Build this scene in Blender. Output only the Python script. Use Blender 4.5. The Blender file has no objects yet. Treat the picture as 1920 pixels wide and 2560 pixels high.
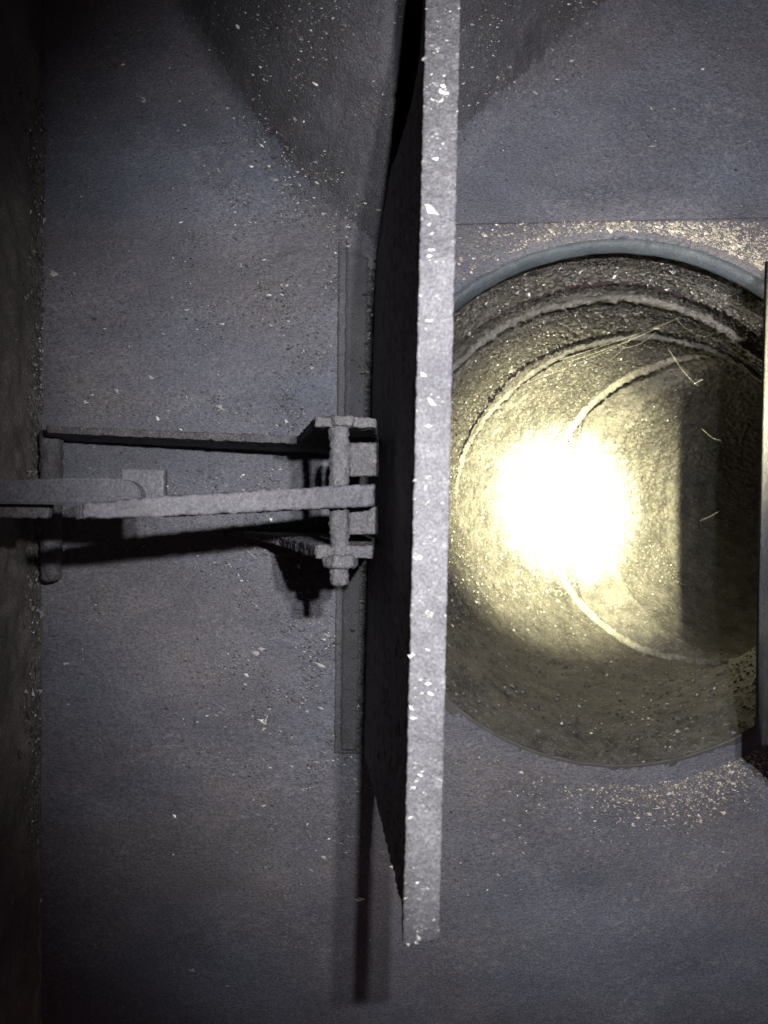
import bpy, bmesh, math, random
import numpy as np
from mathutils import Vector, Matrix

S = bpy.context.scene
F = 1850.0                      # focal length in photo pixels
rng = np.random.default_rng(7)
random.seed(7)

# ------------------------------------------------------------------ camera
cd = bpy.data.cameras.new('camera'); cam = bpy.data.objects.new('camera', cd)
S.collection.objects.link(cam); S.camera = cam
cam.location = (0, 0, 0); cam.rotation_euler = (math.radians(90), 0, 0)
cd.sensor_fit = 'AUTO'; cd.sensor_width = 36; cd.lens = F / 2560 * 36
cd.clip_start = 0.01; cd.clip_end = 20
cd.dof.use_dof = True; cd.dof.focus_distance = 0.55; cd.dof.aperture_fstop = 16

# ------------------------------------------------------------------ world, lamps
w = bpy.data.worlds.new('World'); S.world = w; w.use_nodes = True
bgn = w.node_tree.nodes['Background']
bgn.inputs['Color'].default_value = (0.70, 0.48, 0.54, 1); bgn.inputs['Strength'].default_value = 0.085

def spot(name, loc, target, power, color, half, blend, radius):
    l = bpy.data.lights.new(name, 'SPOT'); l.energy = power; l.color = color
    l.spot_size = math.radians(half * 2); l.spot_blend = blend; l.shadow_soft_size = radius
    o = bpy.data.objects.new(name, l); S.collection.objects.link(o); o.location = loc
    d = Vector(target) - Vector(loc); o.rotation_euler = d.to_track_quat('-Z', 'Y').to_euler()
    return o

def W(px, py, d):               # a point seen at photo pixel (px, py), d metres in front of the lens
    return ((px - 960) / F * d, d, (1280 - py) / F * d)

D = 0.55                        # distance of the back wall
spot('flash_lamp', (0.0385, 0, 0.047), W(1380, 1200, D), 8.8, (0.94, 0.96, 1.0), 45.6, 0.7, 0.003)
spot('flash_lamp', (0.0555, 0, 0.047), W(1380, 1200, D), 7.8, (1.0, 0.955, 0.96), 45.6, 0.7, 0.004)
spot('hand_torch', (0.072, 0.0, 0.112), W(1500, 1180, 0.92), 30.0, (1.0, 0.95, 0.83), 17, 0.8, 0.004)
spot('hand_torch', (0.072, 0.0, 0.110), W(1425, 1255, 0.92), 540.0, (1.0, 0.955, 0.56), 12.6, 1.0, 0.004)
spot('hand_torch', (0.072, 0.0, 0.108), W(1425, 1240, 0.92), 1400.0, (1.0, 0.97, 0.72), 6.8, 1.0, 0.004)
S.view_settings.view_transform = 'Standard'; S.view_settings.look = 'None'
S.view_settings.gamma = 1; S.view_settings.exposure = 0.22; S.view_settings.use_curve_mapping = False
S.cycles.max_bounces = 6; S.cycles.diffuse_bounces = 2; S.cycles.glossy_bounces = 2

# ------------------------------------------------------------------ noise
def _h(ix, iy, iz, seed):
    n = (ix * 374761393 + iy * 668265263 + iz * 2147483647 + seed * 974634777) & 0xffffffff
    n = ((n ^ (n >> 13)) * 1274126177) & 0xffffffff
    n = n ^ (n >> 16)
    return (n & 0xffff) / 32767.5 - 1.0
def vn(P, freq, seed=0):
    q = np.asarray(P, float) * np.asarray(freq, float)
    i = np.floor(q).astype(np.int64); f = q - i; f = f * f * (3 - 2 * f)
    r = 0
    for dx in (0, 1):
        for dy in (0, 1):
            for dz in (0, 1):
                wgt = (f[:, 0] if dx else 1 - f[:, 0]) * (f[:, 1] if dy else 1 - f[:, 1]) * (f[:, 2] if dz else 1 - f[:, 2])
                r = r + wgt * _h(i[:, 0] + dx, i[:, 1] + dy, i[:, 2] + dz, seed)
    return r
def fbm(P, freq, seed=0, octs=3):
    r = 0; a = 1.0; f = np.asarray(freq, float)
    for k in range(octs):
        r = r + a * vn(P, f, seed + k * 17); a *= 0.5; f = f * 2.03
    return r

# ------------------------------------------------------------------ materials
def mat(name, c1, c2, dust=(0.3, 0.29, 0.27), dust_amt=0.3, scale=12, rough=0.62, bump=0.6, aniso=1.0,
        metal=0.0, fine=900, spec=0.35):
    m = bpy.data.materials.new(name); m.use_nodes = True
    nt = m.node_tree; N = nt.nodes; L = nt.links
    b = N['Principled BSDF']
    b.inputs['Metallic'].default_value = metal
    b.inputs['Specular IOR Level'].default_value = spec
    tc = N.new('ShaderNodeTexCoord'); mp = N.new('ShaderNodeMapping')
    mp.inputs['Scale'].default_value = (1 / aniso, 1, 1); mp.inputs['Rotation'].default_value = (0, math.radians(12), 0)
    L.new(tc.outputs['Object'], mp.inputs['Vector'])
    def noise(sc, det, ro=0.6, v=mp.outputs['Vector']):
        n = N.new('ShaderNodeTexNoise'); n.inputs['Scale'].default_value = sc
        n.inputs['Detail'].default_value = det; n.inputs['Roughness'].default_value = ro
        L.new(v, n.inputs['Vector']); return n
    def ramp(inp, a, b_, c0=(0, 0, 0, 1), c1_=(1, 1, 1, 1)):
        r = N.new('ShaderNodeValToRGB'); r.color_ramp.elements[0].position = a; r.color_ramp.elements[1].position = b_
        r.color_ramp.elements[0].color = c0; r.color_ramp.elements[1].color = c1_
        L.new(inp, r.inputs['Fac']); return r
    def mix(t, fac, a, b_):
        x = N.new('ShaderNodeMix'); x.data_type = 'RGBA'; x.blend_type = t
        if isinstance(fac, float): x.inputs[0].default_value = fac
        else: L.new(fac, x.inputs[0])
        for s, v in ((6, a), (7, b_)):
            if isinstance(v, tuple): x.inputs[s].default_value = (*v[:3], 1)
            else: L.new(v, x.inputs[s])
        return x.outputs[2]
    n1 = noise(scale, 6); r1 = ramp(n1.outputs['Fac'], 0.38, 0.64)
    col = mix('MIX', r1.outputs['Color'], c1, c2)
    # grit: fine pale and dark grains, clumped
    n2 = noise(260, 5, 0.75); n2b = noise(scale * 2.6, 4)
    mm = N.new('ShaderNodeMath'); mm.operation = 'MULTIPLY'
    L.new(ramp(n2.outputs['Fac'], 0.5, 0.72).outputs['Color'], mm.inputs[0])
    L.new(ramp(n2b.outputs['Fac'], 0.36, 0.7).outputs['Color'], mm.inputs[1])
    m3 = N.new('ShaderNodeMath'); m3.operation = 'MULTIPLY'; m3.inputs[1].default_value = dust_amt
    L.new(mm.outputs[0], m3.inputs[0])
    col = mix('MIX', m3.outputs[0], col, dust)
    n4 = noise(fine, 2, 0.8); r4 = ramp(n4.outputs['Fac'], 0.33, 0.67, (0.58, 0.58, 0.60, 1), (1.4, 1.38, 1.36, 1))
    col = mix('MULTIPLY', 1.0, col, r4.outputs['Color'])
    n5 = noise(24, 5, 0.62); r5 = ramp(n5.outputs['Fac'], 0.3, 0.7, (0.74, 0.75, 0.77, 1), (1.2, 1.19, 1.17, 1))
    col = mix('MULTIPLY', 1.0, col, r5.outputs['Color'])
    L.new(col, b.inputs['Base Color'])
    rr = N.new('ShaderNodeMapRange'); rr.inputs['To Min'].default_value = rough - 0.12; rr.inputs['To Max'].default_value = rough + 0.2
    L.new(n2.outputs['Fac'], rr.inputs['Value']); L.new(rr.outputs['Result'], b.inputs['Roughness'])
    bp = N.new('ShaderNodeBump'); bp.inputs['Strength'].default_value = bump; bp.inputs['Distance'].default_value = 0.0012
    ad = N.new('ShaderNodeMath'); ad.operation = 'ADD'
    L.new(n2.outputs['Fac'], ad.inputs[0]); L.new(noise(620, 3, 0.7).outputs['Fac'], ad.inputs[1])
    L.new(ad.outputs[0], bp.inputs['Height']); L.new(bp.outputs['Normal'], b.inputs['Normal'])
    return m

M = {}
M['wall'] = mat('sooty_blue_steel', (0.083, 0.093, 0.119), (0.094, 0.088, 0.098), dust_amt=0.45, scale=7, aniso=1.8, bump=0.5)
M['soot'] = mat('crusted_soot', (0.074, 0.075, 0.086), (0.062, 0.059, 0.065), dust=(0.2, 0.19, 0.18), dust_amt=0.45, scale=22, bump=1.0)
M['left'] = mat('brown_dirt', (0.15, 0.134, 0.122), (0.085, 0.076, 0.072), dust=(0.28, 0.25, 0.21), dust_amt=0.6, scale=14, bump=1.0)
M['flange'] = mat('dusty_flange', (0.085, 0.093, 0.116), (0.096, 0.089, 0.096), dust=(0.35, 0.31, 0.25), dust_amt=0.45, scale=7, aniso=1.8, bump=0.5)
M['blade'] = mat('dusty_grey_steel', (0.099, 0.098, 0.106), (0.080, 0.077, 0.083), dust=(0.36, 0.36, 0.37), dust_amt=0.5, scale=70, bump=0.6)
M['part'] = mat('dusty_linkage_steel', (0.070, 0.069, 0.075), (0.054, 0.051, 0.053), dust=(0.26, 0.25, 0.24), dust_amt=0.6, scale=40, bump=0.9)
M['rod'] = mat('smooth_grey_steel', (0.064, 0.065, 0.075), (0.056, 0.054, 0.060), dust=(0.2, 0.2, 0.2), dust_amt=0.25, scale=20, bump=0.35)
M['strip'] = mat('dark_strip_steel', (0.066, 0.067, 0.073), (0.054, 0.052, 0.056), dust_amt=0.25, scale=20, bump=0.4)
M['crust'] = mat('pale_seam_crust', (0.22, 0.21, 0.185), (0.12, 0.112, 0.098), dust=(0.5, 0.47, 0.4), dust_amt=0.6, scale=60, bump=1.0)
M['pipe'] = mat('soot_crusted_pipe', (0.118, 0.111, 0.10), (0.058, 0.054, 0.05), dust=(0.42, 0.39, 0.33), dust_amt=0.8, scale=60, aniso=1.0, bump=1.0, fine=650)
M['bead'] = mat('grey_seam', (0.125, 0.12, 0.112), (0.075, 0.071, 0.066), dust=(0.34, 0.33, 0.3), dust_amt=0.6, scale=40, bump=0.9)
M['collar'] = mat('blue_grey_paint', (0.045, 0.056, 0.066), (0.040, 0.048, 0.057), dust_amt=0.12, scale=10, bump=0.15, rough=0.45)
def tint_low(m, z0, z1, low_col):
    # rim colour turns from blue-grey to brown towards the bottom, with noise
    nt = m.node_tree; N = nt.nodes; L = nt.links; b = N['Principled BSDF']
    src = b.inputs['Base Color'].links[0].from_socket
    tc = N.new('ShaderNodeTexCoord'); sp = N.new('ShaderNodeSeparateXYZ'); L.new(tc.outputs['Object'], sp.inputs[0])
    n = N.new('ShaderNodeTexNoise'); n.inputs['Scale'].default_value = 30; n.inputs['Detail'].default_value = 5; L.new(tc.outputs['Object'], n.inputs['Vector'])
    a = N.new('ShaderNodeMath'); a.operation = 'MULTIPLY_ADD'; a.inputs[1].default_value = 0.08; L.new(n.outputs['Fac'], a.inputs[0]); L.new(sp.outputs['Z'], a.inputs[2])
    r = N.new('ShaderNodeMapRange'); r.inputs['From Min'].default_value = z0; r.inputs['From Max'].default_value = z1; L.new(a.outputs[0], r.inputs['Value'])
    x = N.new('ShaderNodeMix'); x.data_type = 'RGBA'; L.new(r.outputs['Result'], x.inputs[0]); x.inputs[6].default_value = (*low_col, 1); L.new(src, x.inputs[7])
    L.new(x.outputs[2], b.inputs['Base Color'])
tint_low(M['collar'], -0.02, 0.10, (0.055, 0.051, 0.048))

def flake_mat(name, base, var):
    m = bpy.data.materials.new(name); m.use_nodes = True
    nt = m.node_tree; b = nt.nodes['Principled BSDF']
    g = nt.nodes.new('ShaderNodeNewGeometry'); r = nt.nodes.new('ShaderNodeValToRGB')
    els = r.color_ramp.elements; els[0].color = (*var[0], 1); els[1].color = (*var[-1], 1)
    for k, c in enumerate(var[1:-1]):
        e = els.new((k + 1) / (len(var) - 1)); e.color = (*c, 1)
    nt.links.new(g.outputs['Random Per Island'], r.inputs['Fac']); nt.links.new(r.outputs['Color'], b.inputs['Base Color'])
    b.inputs['Roughness'].default_value = 0.38; b.inputs['Specular IOR Level'].default_value = 0.6
    return m
M['flake'] = flake_mat('pale_flakes', None, [(0.12, 0.12, 0.125), (0.15, 0.145, 0.145), (0.19, 0.185, 0.18), (0.25, 0.24, 0.225), (0.33, 0.31, 0.29), (0.6, 0.57, 0.53)])
M['flake_y'] = flake_mat('tan_flakes', None, [(0.16, 0.14, 0.11), (0.25, 0.22, 0.17), (0.36, 0.32, 0.25), (0.5, 0.45, 0.36)])
M['crumb'] = flake_mat('soot_crumbs', None, [(0.04, 0.038, 0.036), (0.06, 0.057, 0.054), (0.085, 0.08, 0.075), (0.13, 0.12, 0.11)])

# ------------------------------------------------------------------ object helpers
def link(name, me, m, parent=None):
    o = bpy.data.objects.new(name, me); S.collection.objects.link(o)
    if m is not None: me.materials.append(m)
    if parent is not None:
        o.parent = parent; o.location = tuple(-Vector(parent.location))
    return o
def np_mesh(name, V, Q, smooth=True):
    me = bpy.data.meshes.new(name); V = np.asarray(V, np.float32); Q = np.asarray(Q, np.int32)
    k = Q.shape[1]
    me.vertices.add(len(V)); me.vertices.foreach_set('co', V.ravel())
    me.loops.add(Q.size); me.loops.foreach_set('vertex_index', Q.ravel())
    me.polygons.add(len(Q)); me.polygons.foreach_set('loop_start', np.arange(0, Q.size, k, dtype=np.int32))
    me.polygons.foreach_set('use_smooth', np.full(len(Q), smooth))
    me.update(calc_edges=True); me.validate(); return me
def thing(name, label, cat, loc, group=None):
    o = bpy.data.objects.new(name, None); S.collection.objects.link(o); o.location = loc
    o.empty_display_size = 0.02
    o['label'] = label; o['category'] = cat
    if group: o['group'] = group
    return o
def tag(o, label, cat, group=None):
    o['label'] = label; o['category'] = cat
    if group: o['group'] = group
def structure(o): o['kind'] = 'structure'; return o
def grid_idx(nu, nv, wrap=False):
    a = np.arange(nu - 1)[:, None]; b = np.arange(nv if wrap else nv - 1)[None, :]
    b2 = (b + 1) % nv
    return np.stack([a * nv + b, (a + 1) * nv + b, (a + 1) * nv + b2, a * nv + b2], -1).reshape(-1, 4)
def shake(V, amp, freq, seed=0):
    V = np.asarray(V, float)
    return V + amp * np.stack([fbm(V, freq, seed + s * 31, 2) for s in range(3)], 1)

def slab(c, res=0.0016, amp=0.0005, freq=420, seed=1, caps=(1, 1), nn=None):
    """hexahedron from 8 corners: c[i][j][k], i along length, j across, k through; gridded, gritty"""
    c = np.array(c, float)
    ln = [np.linalg.norm(c[1, 0, 0] - c[0, 0, 0]), np.linalg.norm(c[0, 1, 0] - c[0, 0, 0]), np.linalg.norm(c[0, 0, 1] - c[0, 0, 0])]
    n = [max(2, int(l / res)) for l in ln]
    if nn: n[1:] = nn
    Vs = []; Qs = []; off = 0
    for ax in range(3):
        for s in (0, 1):
            if ax == 0 and not caps[s]: continue
            u, v = [a for a in range(3) if a != ax]
            gu, gv = np.meshgrid(np.linspace(0, 1, n[u] + 1), np.linspace(0, 1, n[v] + 1), indexing='ij')
            t = [None] * 3; t[ax] = np.full(gu.size, float(s)); t[u] = gu.ravel(); t[v] = gv.ravel()
            P = 0
            for i in (0, 1):
                for j in (0, 1):
                    for k in (0, 1):
                        wt = (t[0] if i else 1 - t[0]) * (t[1] if j else 1 - t[1]) * (t[2] if k else 1 - t[2])
                        P = P + wt[:, None] * c[i, j, k]
            Vs.append(P); Qs.append(grid_idx(n[u] + 1, n[v] + 1) + off); off += len(P)
    V = np.concatenate(Vs); Q = np.concatenate(Qs)
    key = np.round(V / 1e-6).astype(np.int64); _, first, inv = np.unique(key, axis=0, return_index=True, return_inverse=True)
    inv = np.asarray(inv).ravel(); V = V[first]; Q = inv[Q]
    me = np_mesh('slab', shake(V, amp, freq, seed), Q)
    bm = bmesh.new(); bm.from_mesh(me); bmesh.ops.recalc_face_normals(bm, faces=bm.faces)
    for f in bm.faces: f.smooth = True
    bm.to_mesh(me); bm.free(); return me

def corners(l, r, thick):
    """l, r = ((x, top z, bottom z), depth) image-plane ends given as world points: (top, bottom) pairs; thick = depth thickness"""
    (lt, lb), (rt, rb) = l, r
    def back(p): return (p[0], p[1] + thick, p[2])
    return [[[lb, back(lb)], [lt, back(lt)]], [[rb, back(rb)], [rt, back(rt)]]]

def extrude_z(poly, z0, z1, tilt=None, res=0.002, amp=0.0005, freq=420, seed=3):
    """flat plate with plan outline poly [(x, depth)], between heights z0(x), z1(x)"""
    bm = bmesh.new()
    lo = [bm.verts.new((x, y, z0(x))) for x, y in poly]; hi = [bm.verts.new((x, y, z1(x))) for x, y in poly]
    n = len(poly)
    bm.faces.new(lo); bm.faces.new(hi[::-1])
    for i in range(n): bm.faces.new((lo[i], hi[i], hi[(i + 1) % n], lo[(i + 1) % n]))
    bmesh.ops.recalc_face_normals(bm, faces=bm.faces)
    bmesh.ops.triangulate(bm, faces=bm.faces)
    for _ in range(7):
        es = [e for e in bm.edges if e.calc_length() > res * 1.6]
        if not es: break
        bmesh.ops.subdivide_edges(bm, edges=es, cuts=1)
        bmesh.ops.triangulate(bm, faces=[f for f in bm.faces if len(f.verts) > 3])
    V = np.array([v.co[:] for v in bm.verts]); V2 = shake(V, amp, freq, seed)
    for v, p in zip(bm.verts, V2): v.co = p
    for f in bm.faces: f.smooth = True
    me = bpy.data.meshes.new('plate'); bm.to_mesh(me); bm.free(); return me

def lathe(prof, origin, axis, amp=0.0004, freq=450, seed=5, n=40, hexa=False, thread=0.0):
    """prof [(t, r)] along axis from origin"""
    ax = Vector(axis).normalized(); u = ax.orthogonal().normalized(); v = ax.cross(u)
    pts = []
    pr = []
    for (a, b) in zip(prof[:-1], prof[1:]):
        m = max(1, int(math.hypot(b[0] - a[0], b[1] - a[1]) / 0.0014))
        for k in range(m): pr.append((a[0] + (b[0] - a[0]) * k / m, a[1] + (b[1] - a[1]) * k / m))
    pr.append(prof[-1])
    for t, r in pr:
        for k in range(n):
            a = 2 * math.pi * k / n
            rr = max(r, 1e-5)
            if hexa: rr *= 0.9 / math.cos((a + math.pi / 6) % (math.pi / 3) - math.pi / 6)
            if thread and r > 0.003: rr += thread * math.sin(2 * math.pi * t / 0.0022 + a)
            pts.append(Vector(origin) + ax * t + (u * math.cos(a) + v * math.sin(a)) * rr)
    me = np_mesh('lathe', shake(np.array([p[:] for p in pts]), amp, freq, seed), grid_idx(len(pr), n, True))
    return me

def flakes(P, Nrm, size, stretch=1.0, flat=0.45, sdir=(1, 0, -0.25)):
    """little jagged chips sitting on points P with normals Nrm"""
    n = len(P); size = np.asarray(size)
    base = np.array([[1, 0, 0], [-1, 0, 0], [0, 1, 0], [0, -1, 0], [0, 0, 1], [0, 0, -0.6], [0.6, 0.6, 0.3], [-0.6, 0.5, 0.35]], float)
    tri = np.array([[0, 6, 4], [6, 2, 4], [2, 7, 4], [7, 1, 4], [1, 3, 4], [3, 0, 4], [6, 0, 5], [2, 6, 5], [7, 2, 5], [1, 7, 5], [3, 1, 5], [0, 3, 5]])
    J = base[None] * rng.uniform(0.45, 1.35, (n, 8, 1)) + rng.normal(0, 0.16, (n, 8, 3))
    sd = np.asarray(sdir, float) + rng.normal(0, 0.35, (n, 3))
    u = sd - (sd * Nrm).sum(1)[:, None] * Nrm; u /= np.linalg.norm(u, axis=1)[:, None] + 1e-9
    v = np.cross(Nrm, u)
    s = size[:, None, None]
    V = P[:, None] + s * (J[:, :, 0:1] * u[:, None] * stretch + J[:, :, 1:2] * v[:, None] * 0.7 + J[:, :, 2:3] * Nrm[:, None] * flat)
    T = (tri[None] + (np.arange(n) * 8)[:, None, None]).reshape(-1, 3)
    return np_mesh('flakes', V.reshape(-1, 3), T, smooth=False)

def join_np(list_me):
    bm = bmesh.new()
    for m_ in list_me: bm.from_mesh(m_)
    bmesh.ops.remove_doubles(bm, verts=bm.verts, dist=2e-6)
    bmesh.ops.recalc_face_normals(bm, faces=bm.faces)
    me = bpy.data.meshes.new('joined'); bm.to_mesh(me); bm.free(); return me

# ------------------------------------------------------------------ the back wall, with its round opening
CX, CZ, R0 = (1545 - 960) / F * D, (1280 - 1270) / F * D, 635 / F * D
def bulge(X, Z):
    # the hopper face above the blade: a sloping hip that leans out of the wall towards the lens
    u = np.maximum(-X, 0)
    left = 0.186 + 0.6 * u + 4.6 * u * u
    t = np.clip((X - 0.006) / 0.012, 0, 1)
    zc = left * (1 - t) + (0.222 + 0.9 * np.maximum(X, 0)) * t
    q = Z - zc
    q = 0.5 * (q + np.sqrt(q * q + 0.018 ** 2)) - 0.0035
    return np.clip(1.25 * np.maximum(q, 0), 0, 0.27)
def wall_disp(P):
    gx = P[:, 0] * F / D + 960; gy = 1280 - P[:, 2] * F / D
    rough = 0.35 + 0.9 * np.exp(-((gx - 760) / 210) ** 2) * np.clip((gy - 150) / 300, 0, 1) * np.clip((2300 - gy) / 500, 0, 1)
    rough = rough + 1.2 * np.clip(bulge(P[:, 0], P[:, 2]) / 0.01, 0, 1)
    rough = rough + 0.5 * np.exp(-(((gx - 1180) / 200) ** 2 + ((gy - 200) / 220) ** 2))
    g = fbm(P, (300, 300, 560), 3, 3)
    return (0.0006 * rough * np.maximum(g, -0.3) + 0.0007 * vn(P, 9, 8)) + bulge(P[:, 0], P[:, 2])
def flat_sheet(x0, x1, z0, z1, y, res, hole=None, disp=wall_disp, k=1.0):
    nu = int((x1 - x0) / res) + 1; nv = int((z1 - z0) / res) + 1
    X, Z = np.meshgrid(np.linspace(x0, x1, nu), np.linspace(z0, z1, nv), indexing='ij')
    P = np.stack([X.ravel(), np.full(X.size, y), Z.ravel()], 1)
    Q = grid_idx(nu, nv)
    if hole:
        cx, cz, r = hole; c = P[Q].mean(1)
        Q = Q[((c[:, 0] - cx) ** 2 + (c[:, 2] - cz) ** 2 > r * r) | (c[:, 0] < 0.004)]
    P[:, 1] -= k * disp(P)
    used = np.unique(Q); mp = np.full(len(P), -1); mp[used] = np.arange(len(used))
    return np_mesh('sheet', P[used], mp[Q])
LX = W(104, 0, D)[0]
bw = structure(link('back_wall', flat_sheet(LX, 0.55, -0.5, 0.5, D, 0.0016, (CX, CZ, R0 + 0.004)), M['wall']))
me = bw.data; me.materials.append(M['soot'])        # the hip above the blade is crusted with darker soot
co = np.empty(len(me.vertices) * 3, np.float32); me.vertices.foreach_get('co', co); co = co.reshape(-1, 3)
vi = np.empty(len(me.loops), np.int32); me.loops.foreach_get('vertex_index', vi); vi = vi.reshape(-1, 4)
c = co[vi].mean(1).astype(float)
bb = bulge(c[:, 0], c[:, 2]) + 0.0025 * fbm(c * [1, 0, 1], (140, 140, 140), 71, 3)
me.polygons.foreach_set('material_index', (bb > 0.012).astype(np.int32))
# left side wall: meets the back wall and comes towards the lens
def left_disp(P): return 0.0020 * fbm(P, (75, 75, 75), 21, 5) + 0.001 * vn(P, 30, 5)
nu, nv = 150, 560
Y, Z = np.meshgrid(np.linspace(D + 0.01, 0.22, nu), np.linspace(-0.5, 0.5, nv), indexing='ij')
P = np.stack([np.full(Y.size, LX), Y.ravel(), Z.ravel()], 1)
P[:, 0] += left_disp(P) + (Z.ravel() - 0.0) * -0.0 + 0.008 * np.clip(Z.ravel(), -.3, .3)
structure(link('left_wall', np_mesh('left', P, grid_idx(nu, nv)), M['left']))

# right wall: its free rear edge stands in front of the opening
rw = [(1909, 655, 0.40), (1888, 1850, 0.43)]
parts = []
for a_, b2_ in zip(rw[1:], rw[:-1]):
    cp = (a_ is rw[-1], b2_ is rw[0])
    A0, B0 = Vector(W(*a_)), Vector(W(*b2_)); o1, o2, o3 = Vector((0.016, -0.23, 0)), Vector((0.006, 0, 0)), Vector((0.03, -0.23, 0))
    parts.append(slab([[[A0, A0 + o1], [B0, B0 + o1]], [[A0 + o2, A0 + o3], [B0 + o2, B0 + o3]]], res=0.003, amp=0.0009, freq=240, seed=77, caps=cp, nn=(3, 80)))
structure(link('right_wall', join_np(parts), M['strip']))

# ------------------------------------------------------------------ mounting flange round the opening
def flange_disp(P):
    return (wall_disp(P) - bulge(P[:, 0], P[:, 2])) + 0.00035 * np.maximum(fbm(P, (280, 280, 420), 41, 3), 0)
def hole_r(A): return R0 + 0.0032 + 0.0066 * np.clip((np.sin(A) + 0.35) / 0.9, 0, 1)
def flange_mesh():
    x0, x1 = W(1060, 0, D)[0], 0.55; res = 0.0018
    zt0, zt1 = (1280 - 566) / F * D, (1280 - 530) / F * D       # slightly sloping top edge
    nu = int((x1 - x0) / res); nv = int((zt0 + 0.5) / res)
    U, T = np.meshgrid(np.linspace(0, 1, nu), np.linspace(0, 1, nv), indexing='ij')
    X = x0 + (x1 - x0) * U; zt_ = zt0 + (zt1 - zt0) * U * 1.0
    Z = -0.5 + (zt_ + 0.5) * T
    P = np.stack([X.ravel(), np.full(X.size, D - 0.0035), Z.ravel()], 1)
    e_ = np.clip((P[:, 0] - x0) / 0.03, 0, 1)                    # its far edge is dressed down flush with the wall
    P[:, 1] += 0.0038 * (1 - e_ * e_ * (3 - 2 * e_)) * (P[:, 2] < 0.0)
    Q = grid_idx(nu, nv)
    P[:, 1] -= flange_disp(P)
    top = np.arange(nu) * nv + nv - 1                            # turn the top edge back to the wall
    Pb = P[top].copy(); Pb[:, 1] = D + 0.001
    b0 = len(P); P = np.concatenate([P, Pb])
    e = np.stack([top[:-1], top[1:], b0 + np.arange(1, nu), b0 + np.arange(nu - 1)], 1)
    Q = np.concatenate([Q, e])
    c = P[Q].mean(1); Q = Q[np.hypot(c[:, 0] - CX, c[:, 2] - CZ) > hole_r(np.arctan2(c[:, 2] - CZ, c[:, 0] - CX))]
    rh = hole_r(np.arctan2(P[:, 2] - CZ, P[:, 0] - CX))
    dx = P[:, 0] - CX; dz = P[:, 2] - CZ; rr = np.hypot(dx, dz); near = (rr < rh + 0.0014) & (rr > rh - 0.004)
    P[near, 0] = CX + dx[near] / rr[near] * rh[near]; P[near, 2] = CZ + dz[near] / rr[near] * rh[near]
    used = np.unique(Q); mp = np.full(len(P), -1); mp[used] = np.arange(len(used))
    return np_mesh('flange', P[used], mp[Q])

elbow = thing('duct_elbow', 'round soot-crusted duct elbow lit by yellow torchlight behind its flange, with curved inner seams', 'duct', (CX, D, CZ))
link('flange', flange_mesh(), M['flange'], elbow)

# collar lip: rounded smooth rim standing out of the flange
def ring(c, th, r, rt, amp, freq, seed, m=2600, n=16, squash=1.0, span=None):
    ph = np.linspace(0, 2 * np.pi, m, endpoint=False); al = np.linspace(0, 2 * np.pi, n, endpoint=False)
    e = np.array([math.cos(th), -math.sin(th), 0]); zz = np.array([0, 0, 1.0]); ax = np.array([math.sin(th), math.cos(th), 0])
    A, B = np.meshgrid(ph, al, indexing='ij'); A = A.ravel(); B = B.ravel()
    rad = np.cos(A)[:, None] * e + np.sin(A)[:, None] * zz
    if span:
        a0, a1 = np.radians(span[0]), np.radians(span[1]); A2 = np.where(A < a0 - 0.6, A + 2 * np.pi, A)
        k = np.clip((A2 - a0) / 0.5 + 0.5, 0.0, 1) * np.clip((a1 - A2) / 0.5 + 0.5, 0.0, 1)
        r = r + (1 - k) * 0.008
        r = r + 0.0011 * vn(np.stack([A * 9, A * 0 + seed, A * 0], 1), 1.0, seed) - 0.0
    else: r = r + 0 * A
    P = np.array(c) + rad * (r + rt * np.cos(B))[:, None] + ax * (rt * squash * np.sin(B))[:, None]
    Q = grid_idx(m, n, True); last = (m - 1) * n
    b = np.arange(n); Q = np.concatenate([Q, np.stack([last + b, b, (b + 1) % n, last + (b + 1) % n], 1)])
    return np_mesh('ring', shake(P, amp, freq, seed), Q)
def collar_mesh():
    m = 900; A = np.linspace(0, 2 * np.pi, m, endpoint=False)
    q = 0.0016 + 0.0078 * np.clip((np.sin(A) + 0.35) / 0.9, 0, 1); R1 = R0 + q
    rows_ = [(hole_r(A) + 0.005, D - 0.0028 + 0 * A)]
    for k in range(8):
        a = math.radians(64) * k / 7
        rows_.append((R1 - q * math.sin(a), D - 0.0038 + 1.1 * q * (1 - math.cos(a))))
    r_, y_ = rows_[-1]
    rows_.append((r_ + 0.0015, y_ + 0.002)); rows_.append((r_ + 0.012, y_ + 0.003))
    P = np.concatenate([np.stack([CX + np.cos(A) * r, y, CZ + np.sin(A) * r], 1) for r, y in rows_])
    Q = grid_idx(len(rows_), m, True)
    Q = Q[P[Q].mean(1)[:, 0] > 0.003]
    return np_mesh('collar', shake(P, 0.0004, 90, 4), Q)
link('collar_rim', collar_mesh(), M['collar'], elbow)

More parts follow.
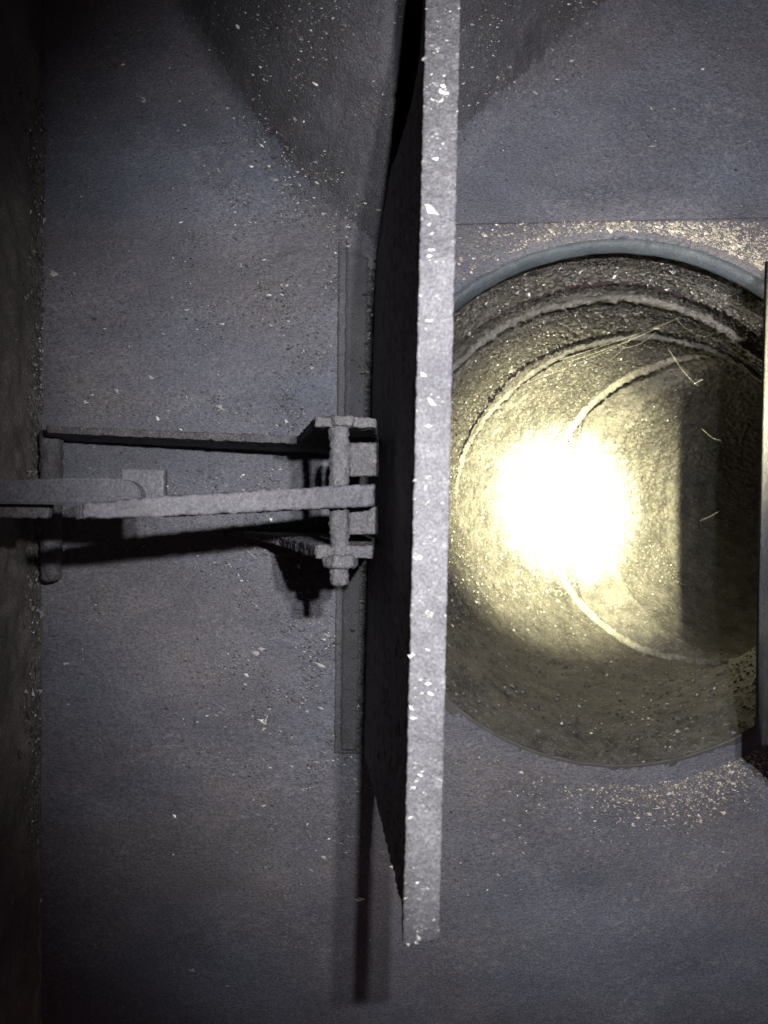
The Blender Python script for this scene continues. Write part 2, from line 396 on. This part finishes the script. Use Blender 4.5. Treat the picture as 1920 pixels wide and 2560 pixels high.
rings = [((0.174, 0.562), 0), ((0.2016, 0.666), 4), ((0.272, 0.815), 17), ((0.377, 0.912), 35), ((0.53, 0.985), 60), ((0.76, 1.02), 88)]
RP = R0 + 0.003
def ring_pt(k, ph, rad):
    (cx, cy), th = rings[k]; th = math.radians(th)
    e = np.array([math.cos(th), -math.sin(th), 0]); zz = np.array([0, 0, 1.0])
    rv = np.cos(ph)[:, None] * e + np.sin(ph)[:, None] * zz
    return np.array([cx, cy, CZ]) + rv * rad[:, None], rv
NPH = 1000
def pipe_surface(k, T, A):
    d = math.dist(rings[k][0], rings[k + 1][0])
    r_in = RP - 0.0025 * T * (k > 0) + 0.016 * np.maximum(0, 1 - 1.4 * T) * (k == 0)
    P0, _ = ring_pt(k, A, r_in); P1, _ = ring_pt(k + 1, A, r_in)
    P = P0 * (1 - T)[:, None] + P1 * T[:, None]
    ctr = np.array([*rings[k][0], CZ]) * (1 - T)[:, None] + np.array([*rings[k + 1][0], CZ]) * T[:, None]
    rv = (P - ctr); rv /= np.linalg.norm(rv, axis=1)[:, None]
    upper = np.clip(1.6 * np.sin(A) + 0.5, 0, 1)
    g = fbm(P, (250, 250, 330), 60 + k, 3)
    h = (0.0010 + 0.0016 * upper) * np.maximum(g, -0.45) * (0.75 + 0.4 * vn(P, 14, 9)) + 0.002 * vn(P, 22, 12)
    dist = (1 - T) * d; st = T * d
    if k < 2: h -= 0.013 * np.clip((0.036 - dist) / 0.006, 0, 1) * upper
    if k in (1, 2): h -= [0, 0.010, 0.007][k] * np.clip((0.034 - st) / 0.022, 0, 1) * upper
    if k == 3:
        lw = np.clip(0.5 - 1.2 * np.cos(A), 0, 1) * (1 + 0.18 * vn(P, 12, 31)) * np.clip(1.7 * np.abs(np.sin(A)), 0.12, 1)
        h -= 0.036 * lw * np.clip(np.minimum(st / 0.048, (0.082 - st) / 0.034), 0, 1)
    return P - rv * h[:, None], rv
for k in range(5):
    d = math.dist(rings[k][0], rings[k + 1][0]); nt_ = int((d + 0.03) / 0.0015)
    T, A = np.meshgrid(np.linspace(0, 1, nt_), np.linspace(0, 2 * np.pi, NPH, endpoint=False), indexing='ij')
    P, _ = pipe_surface(k, T.ravel(), A.ravel())
    link('pipe_segment', np_mesh('seg', P, grid_idx(nt_, NPH, True)), M['pipe'], elbow)
    if k < 3:
        (cx, cy), th = rings[k + 1]
        link('seam_ridge', ring((cx, cy, CZ), math.radians(th), RP - [0.0030, 0.0025, 0.0045][k], [0.0034, 0.0029, 0.0056][k], 0.0018, 260, 90 + k, m=1100, n=12, span=[(10, 205), (25, 150), (88, 285)][k]), M['crust'] if k == 2 else M['bead'], elbow)

# crumbs on the pipe wall
def pipe_pts(n, k0=0, k1=4, amin=0, amax=2 * np.pi, lift=0.0):
    k = rng.integers(k0, k1, n); T = rng.random(n); A = rng.uniform(amin, amax, n)
    P = np.zeros((n, 3)); Nn = np.zeros((n, 3))
    for kk in range(k0, k1):
        s = k == kk
        if not s.any(): continue
        p, rv = pipe_surface(kk, T[s], A[s])
        P[s] = p; Nn[s] = -rv
    return P + Nn * 0.0006, Nn
P, Nn = pipe_pts(70000)
keep = (fbm(P, 30, 5, 2) > -0.6) & ((P[:, 2] > -0.11) | (rng.random(len(P)) < 0.12))
P, Nn = P[keep], Nn[keep]
o = link('soot_crumbs', flakes(P, Nn, np.clip(rng.lognormal(-6.85, 0.42, len(P)), 0.0004, 0.0034), 1.25, 0.9), M['crumb'], elbow); o['kind'] = 'stuff'
P, Nn = pipe_pts(7000)
keep = (P[:, 2] > -0.12) | (rng.random(len(P)) < 0.2)
P, Nn = P[keep], Nn[keep]
o = link('pale_crumbs', flakes(P, Nn, np.clip(rng.lognormal(-7.1, 0.45, len(P)), 0.0004, 0.0028), 1.2, 0.6), M['flake_y'], elbow); o['kind'] = 'stuff'
# tan dust crumbs along the flange, above and below the opening
def flange_pts(n):
    a = np.concatenate([rng.normal(math.radians(72), 0.42, n // 2), rng.normal(math.radians(-72), 0.3, n - n // 2)])
    r = R0 + 0.0155 + np.abs(rng.normal(0, 0.018, n))
    P = np.stack([CX + np.cos(a) * r, np.full(n, D - 0.0043), CZ + np.sin(a) * r], 1)
    zt_ = (1280 - 560) / F * D
    up = P[:, 2] > 0
    keep = (P[:, 2] < zt_) & (P[:, 0] > 0.045) & (up | (rng.random(n) < 0.4))
    return P[keep]
P = flange_pts(9500); Nn = np.tile([0, -1.0, 0], (len(P), 1))
o = link('tan_dust', flakes(P, Nn, np.clip(rng.lognormal(-7.3, 0.45, len(P)), 0.0003, 0.0022), 1.1, 0.5), M['flake_y'], elbow); o['kind'] = 'stuff'

# ------------------------------------------------------------------ damper blade: web plate with a front bar seen edge-on
blade = thing('damper_blade', 'tall dusty steel damper blade seen edge-on, pale front edge and black shaded side', 'damper blade', W(1050, 2370, 0.28))
ZF = 0.28
def xl(y): return 1065 - 0.0245 * y
def xr(y): return 1151 - 0.0225 * y
segs = 14
yt, yb = -500, 2366
def zf_(y): return ZF + 0.045 * max(0.0, (650 - y) / 650) ** 1.15
ys = [yb, 1700, 1000, 650, 450, 250, 50, -150, yt]; parts = []
for y0, y1 in zip(ys[:-1], ys[1:]):
    def cr(y): 
        a = W(xl(y), y, zf_(y)); b = W(xr(y), y - (14 if y == yb else 0), zf_(y))
        return [[a, (a[0], a[1] + 0.016, a[2])], [b, (b[0] - 0.001, b[1] + 0.016, b[2])]]
    parts.append(slab([cr(y0), cr(y1)], res=0.0009, amp=0.00028, freq=520, seed=11, caps=(y0 == yb, y1 == yt), nn=(16, 16)))
link('front_edge', join_np(parts), M['blade'], blade)
zf = ZF + 0.0155
def webpt(pxf, pyf, pxb, pyb): return (W(pxf, pyf, zf), W(pxb, pyb, D + 0.002))
th = 0.0105
def right(p, t=th): return (p[0] + t, p[1], p[2])
def wp(y, pxb, pyb): 
    z_ = zf_(y) + 0.0155
    return (W(xl(y) - 5, y, z_), W(pxb, pyb, D + 0.002))
rows = [wp(2262, 908, 1872), wp(1000, 926, 1140), wp(640, 932, 860), wp(420, 940, 640), wp(250, 960, 470), wp(90, 1030, 300), wp(-150, 1092, 120), wp(-500, 1130, -120)]
parts = []
for (f0, b0), (f1, b1) in zip(rows[:-1], rows[1:]):
    parts.append(slab([[[f0, b0], [right(f0), right(b0)]], [[f1, b1], [right(f1), right(b1)]]], res=0.002, amp=0.0007, freq=330, seed=12, caps=(f0 is rows[0][0], f1 is rows[-1][0]), nn=(5, 150)))
link('web_plate', join_np(parts), M['blade'], blade)
# flakes stuck on the front edge
n = 700
yy = rng.uniform(-60, 2360, n); tt = np.clip(rng.normal(0.42, 0.26, n), 0.03, 0.97)
P = np.array([W(xl(y) + (xr(y) - xl(y)) * t, y, zf_(y) - 0.0002) for y, t in zip(yy, tt)])
clump = fbm(P * [0, 0, 1] + [0, 0, 0], (90, 90, 90), 5, 2)
P = P[clump > -0.25]; Nn = np.tile([0, -1.0, 0], (len(P), 1))
o = link('pale_flakes', flakes(P, Nn, np.clip(rng.lognormal(-8.0, 0.55, len(P)), 0.0002, 0.0014), 1.3, 0.6, (1, 0, 0.3)), M['flake'], blade); o['kind'] = 'stuff'
# big pale chips
big = [(1078, 522, 0.0024), (1070, 515, 0.0016), (1090, 398, 0.0012), (1100, 228, 0.0014), (1108, 215, 0.001), (1078, 625, 0.0011), (1077, 640, 0.001),
       (1058, 935, 0.0011), (1079, 1005, 0.0012), (1070, 1065, 0.0012), (1040, 1395, 0.0012), (1067, 1625, 0.001), (1028, 1640, 0.0012), (1074, 1735, 0.0011),
       (1027, 1770, 0.0012), (1035, 1795, 0.001), (1047, 2345, 0.0014), (1040, 2358, 0.0012), (1020, 2362, 0.0009), (1051, 1940, 0.0009), (1035, 1970, 0.0008)]
P = np.array([W(x, y, zf_(y) - 0.0003) for x, y, s in big]); Nn = np.tile([0, -1.0, 0], (len(P), 1))
chipm = flake_mat('white_chips', None, [(0.34, 0.33, 0.31), (0.55, 0.52, 0.48)])
for (p, (x, y, s)) in zip(P, big):
    o = link('paint_chip', flakes(p[None], Nn[:1], [s], 1.2, 0.4, (1, 0, -0.4)), chipm, blade)

# ------------------------------------------------------------------ mounting strip on the wall, left of the blade
yS = D - 0.0035
a, b_ = W(866, 592, yS), W(922, 600, yS); c_, d_ = W(852, 1876, yS), W(890, 1876, yS)
c = [[[c_, (c_[0], D + .001, c_[2])], [d_, (d_[0], D + .001, d_[2])]], [[a, (a[0], D + .001, a[2])], [b_, (b_[0], D + .001, b_[2])]]]
ms = thing('mounting_strip', 'thin dark steel strip fixed upright to the wall left of the blade', 'metal strip', W(870, 1876, D))
link('top_bar', slab(c, res=0.0018, amp=0.0004, freq=300, seed=14), M['strip'], ms)
yB = D - 0.0016
c = [[[W(836, 1884, yB), W(836, 1884, D + .001)], [W(915, 1884, yB), W(915, 1884, D + .001)]], [[W(846, 585, yB), W(846, 585, D + .001)], [W(940, 585, yB), W(940, 585, D + .001)]]]
link('shade_strip', slab(c, res=0.0018, amp=0.0005, freq=260, seed=15), M['strip'], ms)  # added dark strip, stands in for the blade's shade on the wall here
# crust along the foot of the blade
n = 2600
yy = rng.uniform(330, 1880, n); xx = rng.normal(918, 16, n) + (1100 - yy) * 0.018
P = np.array([W(x, y, D - 0.0022) for x, y in zip(xx, yy)]); Nn = np.tile([-0.3, -0.95, 0], (n, 1))
o = link('crust_crumbs', flakes(P, Nn, np.clip(rng.lognormal(-7.0, 0.5, n), 0.0004, 0.003), 1.3, 0.9), M['crumb'], ms); o['kind'] = 'stuff'

# ------------------------------------------------------------------ bracket: two horizontal plates joined by the upright bolt
ZP = 0.363
bracket = thing('clevis_bracket', 'dusty two-plate steel bracket with upright bolt and nut beside the blade', 'bracket', W(848, 1450, ZP))
def XD(px, d): return ((px - 960) / F * d, d)
up = [XD(118, D), XD(118, 0.485), XD(400, 0.475), XD(745, 0.46), XD(768, 0.40), XD(790, 0.356), XD(940, 0.362), XD(948, D)]
up = [(x, min(y, D + 0.001)) for x, y in up]
xa, xb = up[0][0], -0.03
def zu(x):
    t = min(1, max(0, (x - xa) / (xb - xa))); return 0.0538 + (0.0412 - 0.0538) * t
link('upper_plate', extrude_z(up, zu, lambda x: zu(x) + 0.0045, amp=0.0007), M['part'], bracket)
lo = [XD(560, D), XD(610, 0.535), XD(700, 0.49), XD(772, 0.38), XD(790, 0.358), XD(930, 0.362), XD(940, D)]
link('lower_plate', extrude_z(lo, lambda x: -0.0222 + (0.004 if x < -0.07 else 0), lambda x: -0.0165 + (0.002 if x < -0.07 else 0), amp=0.0008, seed=8), M['part'], bracket)
p0 = W(848, 1462, ZP)
link('bolt', lathe([(0, 0), (0.0, 0.0035), (0.0008, 0.0046), (0.082, 0.0049), (0.082, 0)], p0, (0, 0, 1), amp=0.0005, seed=6, thread=0.00035), M['part'], bracket)
link('bolt_head', lathe([(0, 0), (0.0, 0.008), (0.0045, 0.0082), (0.0052, 0.0065), (0.0052, 0)], W(853, 1068, ZP), (0, 0, 1), amp=0.0006, seed=9, n=48, hexa=True), M['part'], bracket)
link('nut', lathe([(0, 0), (0.0, 0.0072), (0.001, 0.0086), (0.0055, 0.0088), (0.0065, 0.0075), (0.0065, 0)], W(851, 1420, ZP), (0, 0, 1), amp=0.0006, seed=10, n=48, hexa=True), M['part'], bracket)
# boss blocks behind the bolt, towards the blade
for (x0, y0, x1, y1) in ((872, 1108, 940, 1190), (872, 1268, 938, 1335)):
    q = 0.375
    c = [[[W(x0, y1, q), W(x0 - 4, y1, q + .03)], [W(x0, y0, q), W(x0 - 4, y0, q + .03)]], [[W(x1, y1, q), W(x1 + 6, y1, q + .03)], [W(x1, y0, q), W(x1 + 6, y0, q + .03)]]]
    link('spacer_block', slab(c, res=0.0014, amp=0.0006, seed=int(x0 + y0)), M['part'], bracket)

# ------------------------------------------------------------------ lever arm on the bolt
lever = thing('lever_arm', 'flat grey lever arm reaching from the bolt left across to the rod', 'lever', W(848, 1240, ZP))
A_t, A_b = W(205, 1260, 0.302), W(205, 1296, 0.302)
B_t, B_b = W(935, 1210, 0.357), W(935, 1264, 0.357)
m_t, m_b = W(420, 1240, 0.316), W(420, 1290, 0.316)
def seg(lt, lb, rt, rb, t=0.028): return corners((lt, lb), (rt, rb), t)
link('arm_bar', join_np([slab(seg(A_t, A_b, m_t, m_b), amp=0.0006, res=0.0012, seed=21, caps=(1, 0), nn=(8, 22)), slab(seg(m_t, m_b, B_t, B_b), amp=0.0006, res=0.0012, seed=21, caps=(0, 1), nn=(8, 22))]), M['rod'], lever)
t_t, t_b = W(157, 1276, 0.308), W(163, 1293, 0.308)
link('arm_tip', slab(seg(t_t, t_b, (A_t[0] - .0002, A_t[1] + .0008, A_t[2]), (A_b[0] - .0002, A_b[1] + .0008, A_b[2]), 0.020), amp=0.0005, res=0.001, seed=23), M['part'], lever)

# ------------------------------------------------------------------ push rod entering from the left
rod = thing('push_rod', 'smooth grey push rod with rounded end entering from the left wall', 'rod', W(-300, 1230, 0.335))
pts = []
zr = 0.334
bm = bmesh.new()
outline = [(-520, 1216), (0, 1201), (200, 1195), (300, 1197), (330, 1205), (346, 1220), (352, 1240), (348, 1256), (200, 1262), (0, 1259), (-520, 1262)]
fr = [bm.verts.new(W(x, y, zr)) for x, y in outline]; bk = [bm.verts.new((v.co.x, v.co.y + 0.020, v.co.z)) for v in fr]
bm.faces.new(fr); bm.faces.new(bk[::-1])
for i in range(len(fr)): bm.faces.new((fr[i], bk[i], bk[(i + 1) % len(fr)], fr[(i + 1) % len(fr)]))
bmesh.ops.recalc_face_normals(bm, faces=bm.faces)
bmesh.ops.bevel(bm, geom=list(bm.edges), offset=0.0008, segments=2, affect='EDGES')
me = bpy.data.meshes.new('rod'); bm.to_mesh(me); bm.free()
link('rod_bar', me, M['rod'], rod)
c = corners((W(300, 1172, 0.3425), W(300, 1262, 0.3425)), (W(409, 1173, 0.3425), W(409, 1262, 0.3425)), 0.006)
link('joint_block', slab(c, amp=0.0003, res=0.0012, seed=31), M['rod'], rod)
c = corners((W(-400, 1250, 0.346), W(-400, 1292, 0.346)), (W(122, 1262, 0.346), W(118, 1294, 0.346)), 0.006)
link('lower_flange', slab(c, amp=0.0006, res=0.0013, seed=33), M['part'], rod)

# ------------------------------------------------------------------ pivot pin against the wall
pin = link('pivot_pin', lathe([(0, 0), (0.0, 0.004), (0.002, 0.0068), (0.104, 0.0078), (0.107, 0.0058), (0.108, 0)], W(129, 1452, 0.527), (-0.004, 0, 1), amp=0.0008, freq=300, seed=44), M['part'])
tag(pin, 'stubby upright steel pin standing in the corner behind the push rod', 'pin')

# ------------------------------------------------------------------ flakes on the back wall (nobody could count them)
def wall_flakes(n, f, s_mu, s_sig, smax, m, name, stretch=1.5, flat=0.4):
    out = []
    while sum(len(a) for a in out) < n:
        g = np.stack([rng.uniform(90, 1960, 4000), rng.uniform(-80, 2640, 4000)], 1)
        out.append(g[rng.random(4000) < f(g[:, 0], g[:, 1])])
    g = np.concatenate(out)[:n]
    P = np.stack([(g[:, 0] - 960) / F * D, np.full(len(g), D - 0.0006), (1280 - g[:, 1]) / F * D], 1)
    P[:, 1] -= np.where((g[:, 0] > 1010) & (g[:, 1] > 560), 0.0036, 0) + bulge(P[:, 0], P[:, 2])
    keep = (P[:, 0] - CX) ** 2 + (P[:, 2] - CZ) ** 2 > (R0 + 0.013) ** 2
    P = P[keep]; Nn = np.tile([0, -1.0, 0], (len(P), 1))
    o = link(name, flakes(P, Nn, np.clip(rng.lognormal(s_mu, s_sig, len(P)), 0.00025, smax), stretch, flat), m); o['kind'] = 'stuff'
    return o
def dens(x, y):
    a = np.exp(-((x - 790) / 230) ** 2) * np.clip((y + 100) / 500, 0.1, 1) * np.clip((2450 - y) / 700, 0.05, 1) * (x < 1010)
    b = 0.10 * (x < 1010) * np.clip((2000 - y) / 500, 0, 1)
    P = np.stack([x, y, x * 0], 1)
    cl = np.clip(vn(P, 1 / 60, 4) + 0.55, 0, 1.4)
    c = 1.0 * np.exp(-((y - 280 + 0.62 * (x - 1080)) / 110) ** 2) * (x > 1100) * (x < 1480)
    d = 0.06 * (x > 1100) * (y < 540)
    e = 0.05 * (x > 1090) * (y > 1900) * (y < 2250)
    f = 0.35 * np.exp(-(((x - 1170) / 70) ** 2 + ((y - 2080) / 110) ** 2))
    return (a + b + c + d + e + f) * cl * 0.8
wall_flakes(15000, dens, -7.75, 0.45, 0.0014, M['crumb'], 'dust_grit', 1.6, 0.7)
wall_flakes(2600, dens, -7.75, 0.68, 0.0026, M['flake'], 'scale_flakes', 1.5, 0.45)
# flakes at the foot of the left wall
n = 1500
P = np.stack([LX + 0.002 + rng.random(n) * 0.0, D - 0.004 - np.abs(rng.normal(0, 0.012, n)), rng.uniform(-0.25, 0.3, n)], 1)
P[:, 0] += 0.008 * P[:, 2]
o = link('corner_flakes', flakes(P, np.tile([1.0, 0, 0], (n, 1)), np.clip(rng.lognormal(-6.9, 0.55, n), 0.0003, 0.0034), 1.2, 0.7, (0, 0, 1)), M['crumb']); o['kind'] = 'stuff'

# ------------------------------------------------------------------ cobweb strands in front of the elbow
def strand_mesh(lines):
    bm = bmesh.new()
    for pts, r in lines:
        pts = [Vector(p) for p in pts]; prev = None
        for i, p in enumerate(pts):
            t = (pts[min(i + 1, len(pts) - 1)] - pts[max(i - 1, 0)]).normalized(); u = t.orthogonal().normalized(); v = t.cross(u)
            rg = [bm.verts.new(p + (u * math.cos(a) + v * math.sin(a)) * r * 0.3) for a in (0, 2.094, 4.189)]
            if prev:
                for q in range(3): bm.faces.new((prev[q], prev[(q + 1) % 3], rg[(q + 1) % 3], rg[q]))
            prev = rg
    me = bpy.data.meshes.new('web'); bm.to_mesh(me); bm.free(); return me
def sag(a, b, s=0.003, n=9):
    a, b = Vector(a), Vector(b)
    return [a.lerp(b, k / n) + Vector((0, 0, -s * math.sin(math.pi * k / n))) for k in range(n + 1)]
wd = 0.60
ln = [(sag(W(1240, 985, wd + .06), W(1695, 795, wd)), 0.00010), (sag(W(1420, 905, wd), W(1740, 772, wd)), 0.00012), (sag(W(1400, 900, wd), W(1690, 798, wd), 0.001), 0.00010),
      (sag(W(1690, 798, wd), W(1765, 842, wd)), 0.00011), (sag(W(1560, 870, wd), W(1640, 830, wd)), 0.0001), (sag(W(1670, 870, wd), W(1745, 965, wd)), 0.00010),
      (sag(W(1755, 1072, wd), W(1815, 1102, wd)), 0.00010), (sag(W(1845, 1020, wd), W(1832, 1115, wd), 0), 0.00010), (sag(W(1865, 960, wd), W(1845, 1020, wd), 0), 0.00008),
      (sag(W(1750, 1302, wd), W(1798, 1278, wd), 0.0005), 0.00010), (sag(W(1872, 895, wd), W(1878, 912, wd), 0), 0.0002), (sag(W(1735, 960, wd), W(1757, 948, wd), 0), 0.0003),
      (sag(W(1520, 905, wd), W(1600, 812, wd)), 0.00008), (sag(W(1826, 1490, wd), W(1838, 1520, wd), 0), 0.00010)]
wm = flake_mat('web_silk', None, [(0.3, 0.29, 0.25), (0.4, 0.38, 0.33)])
web = thing('cobweb', 'fine broken cobweb strands strung across the upper duct opening', 'cobweb', W(1600, 900, wd))
for l_ in ln: link('strand', strand_mesh([l_]), wm, web)
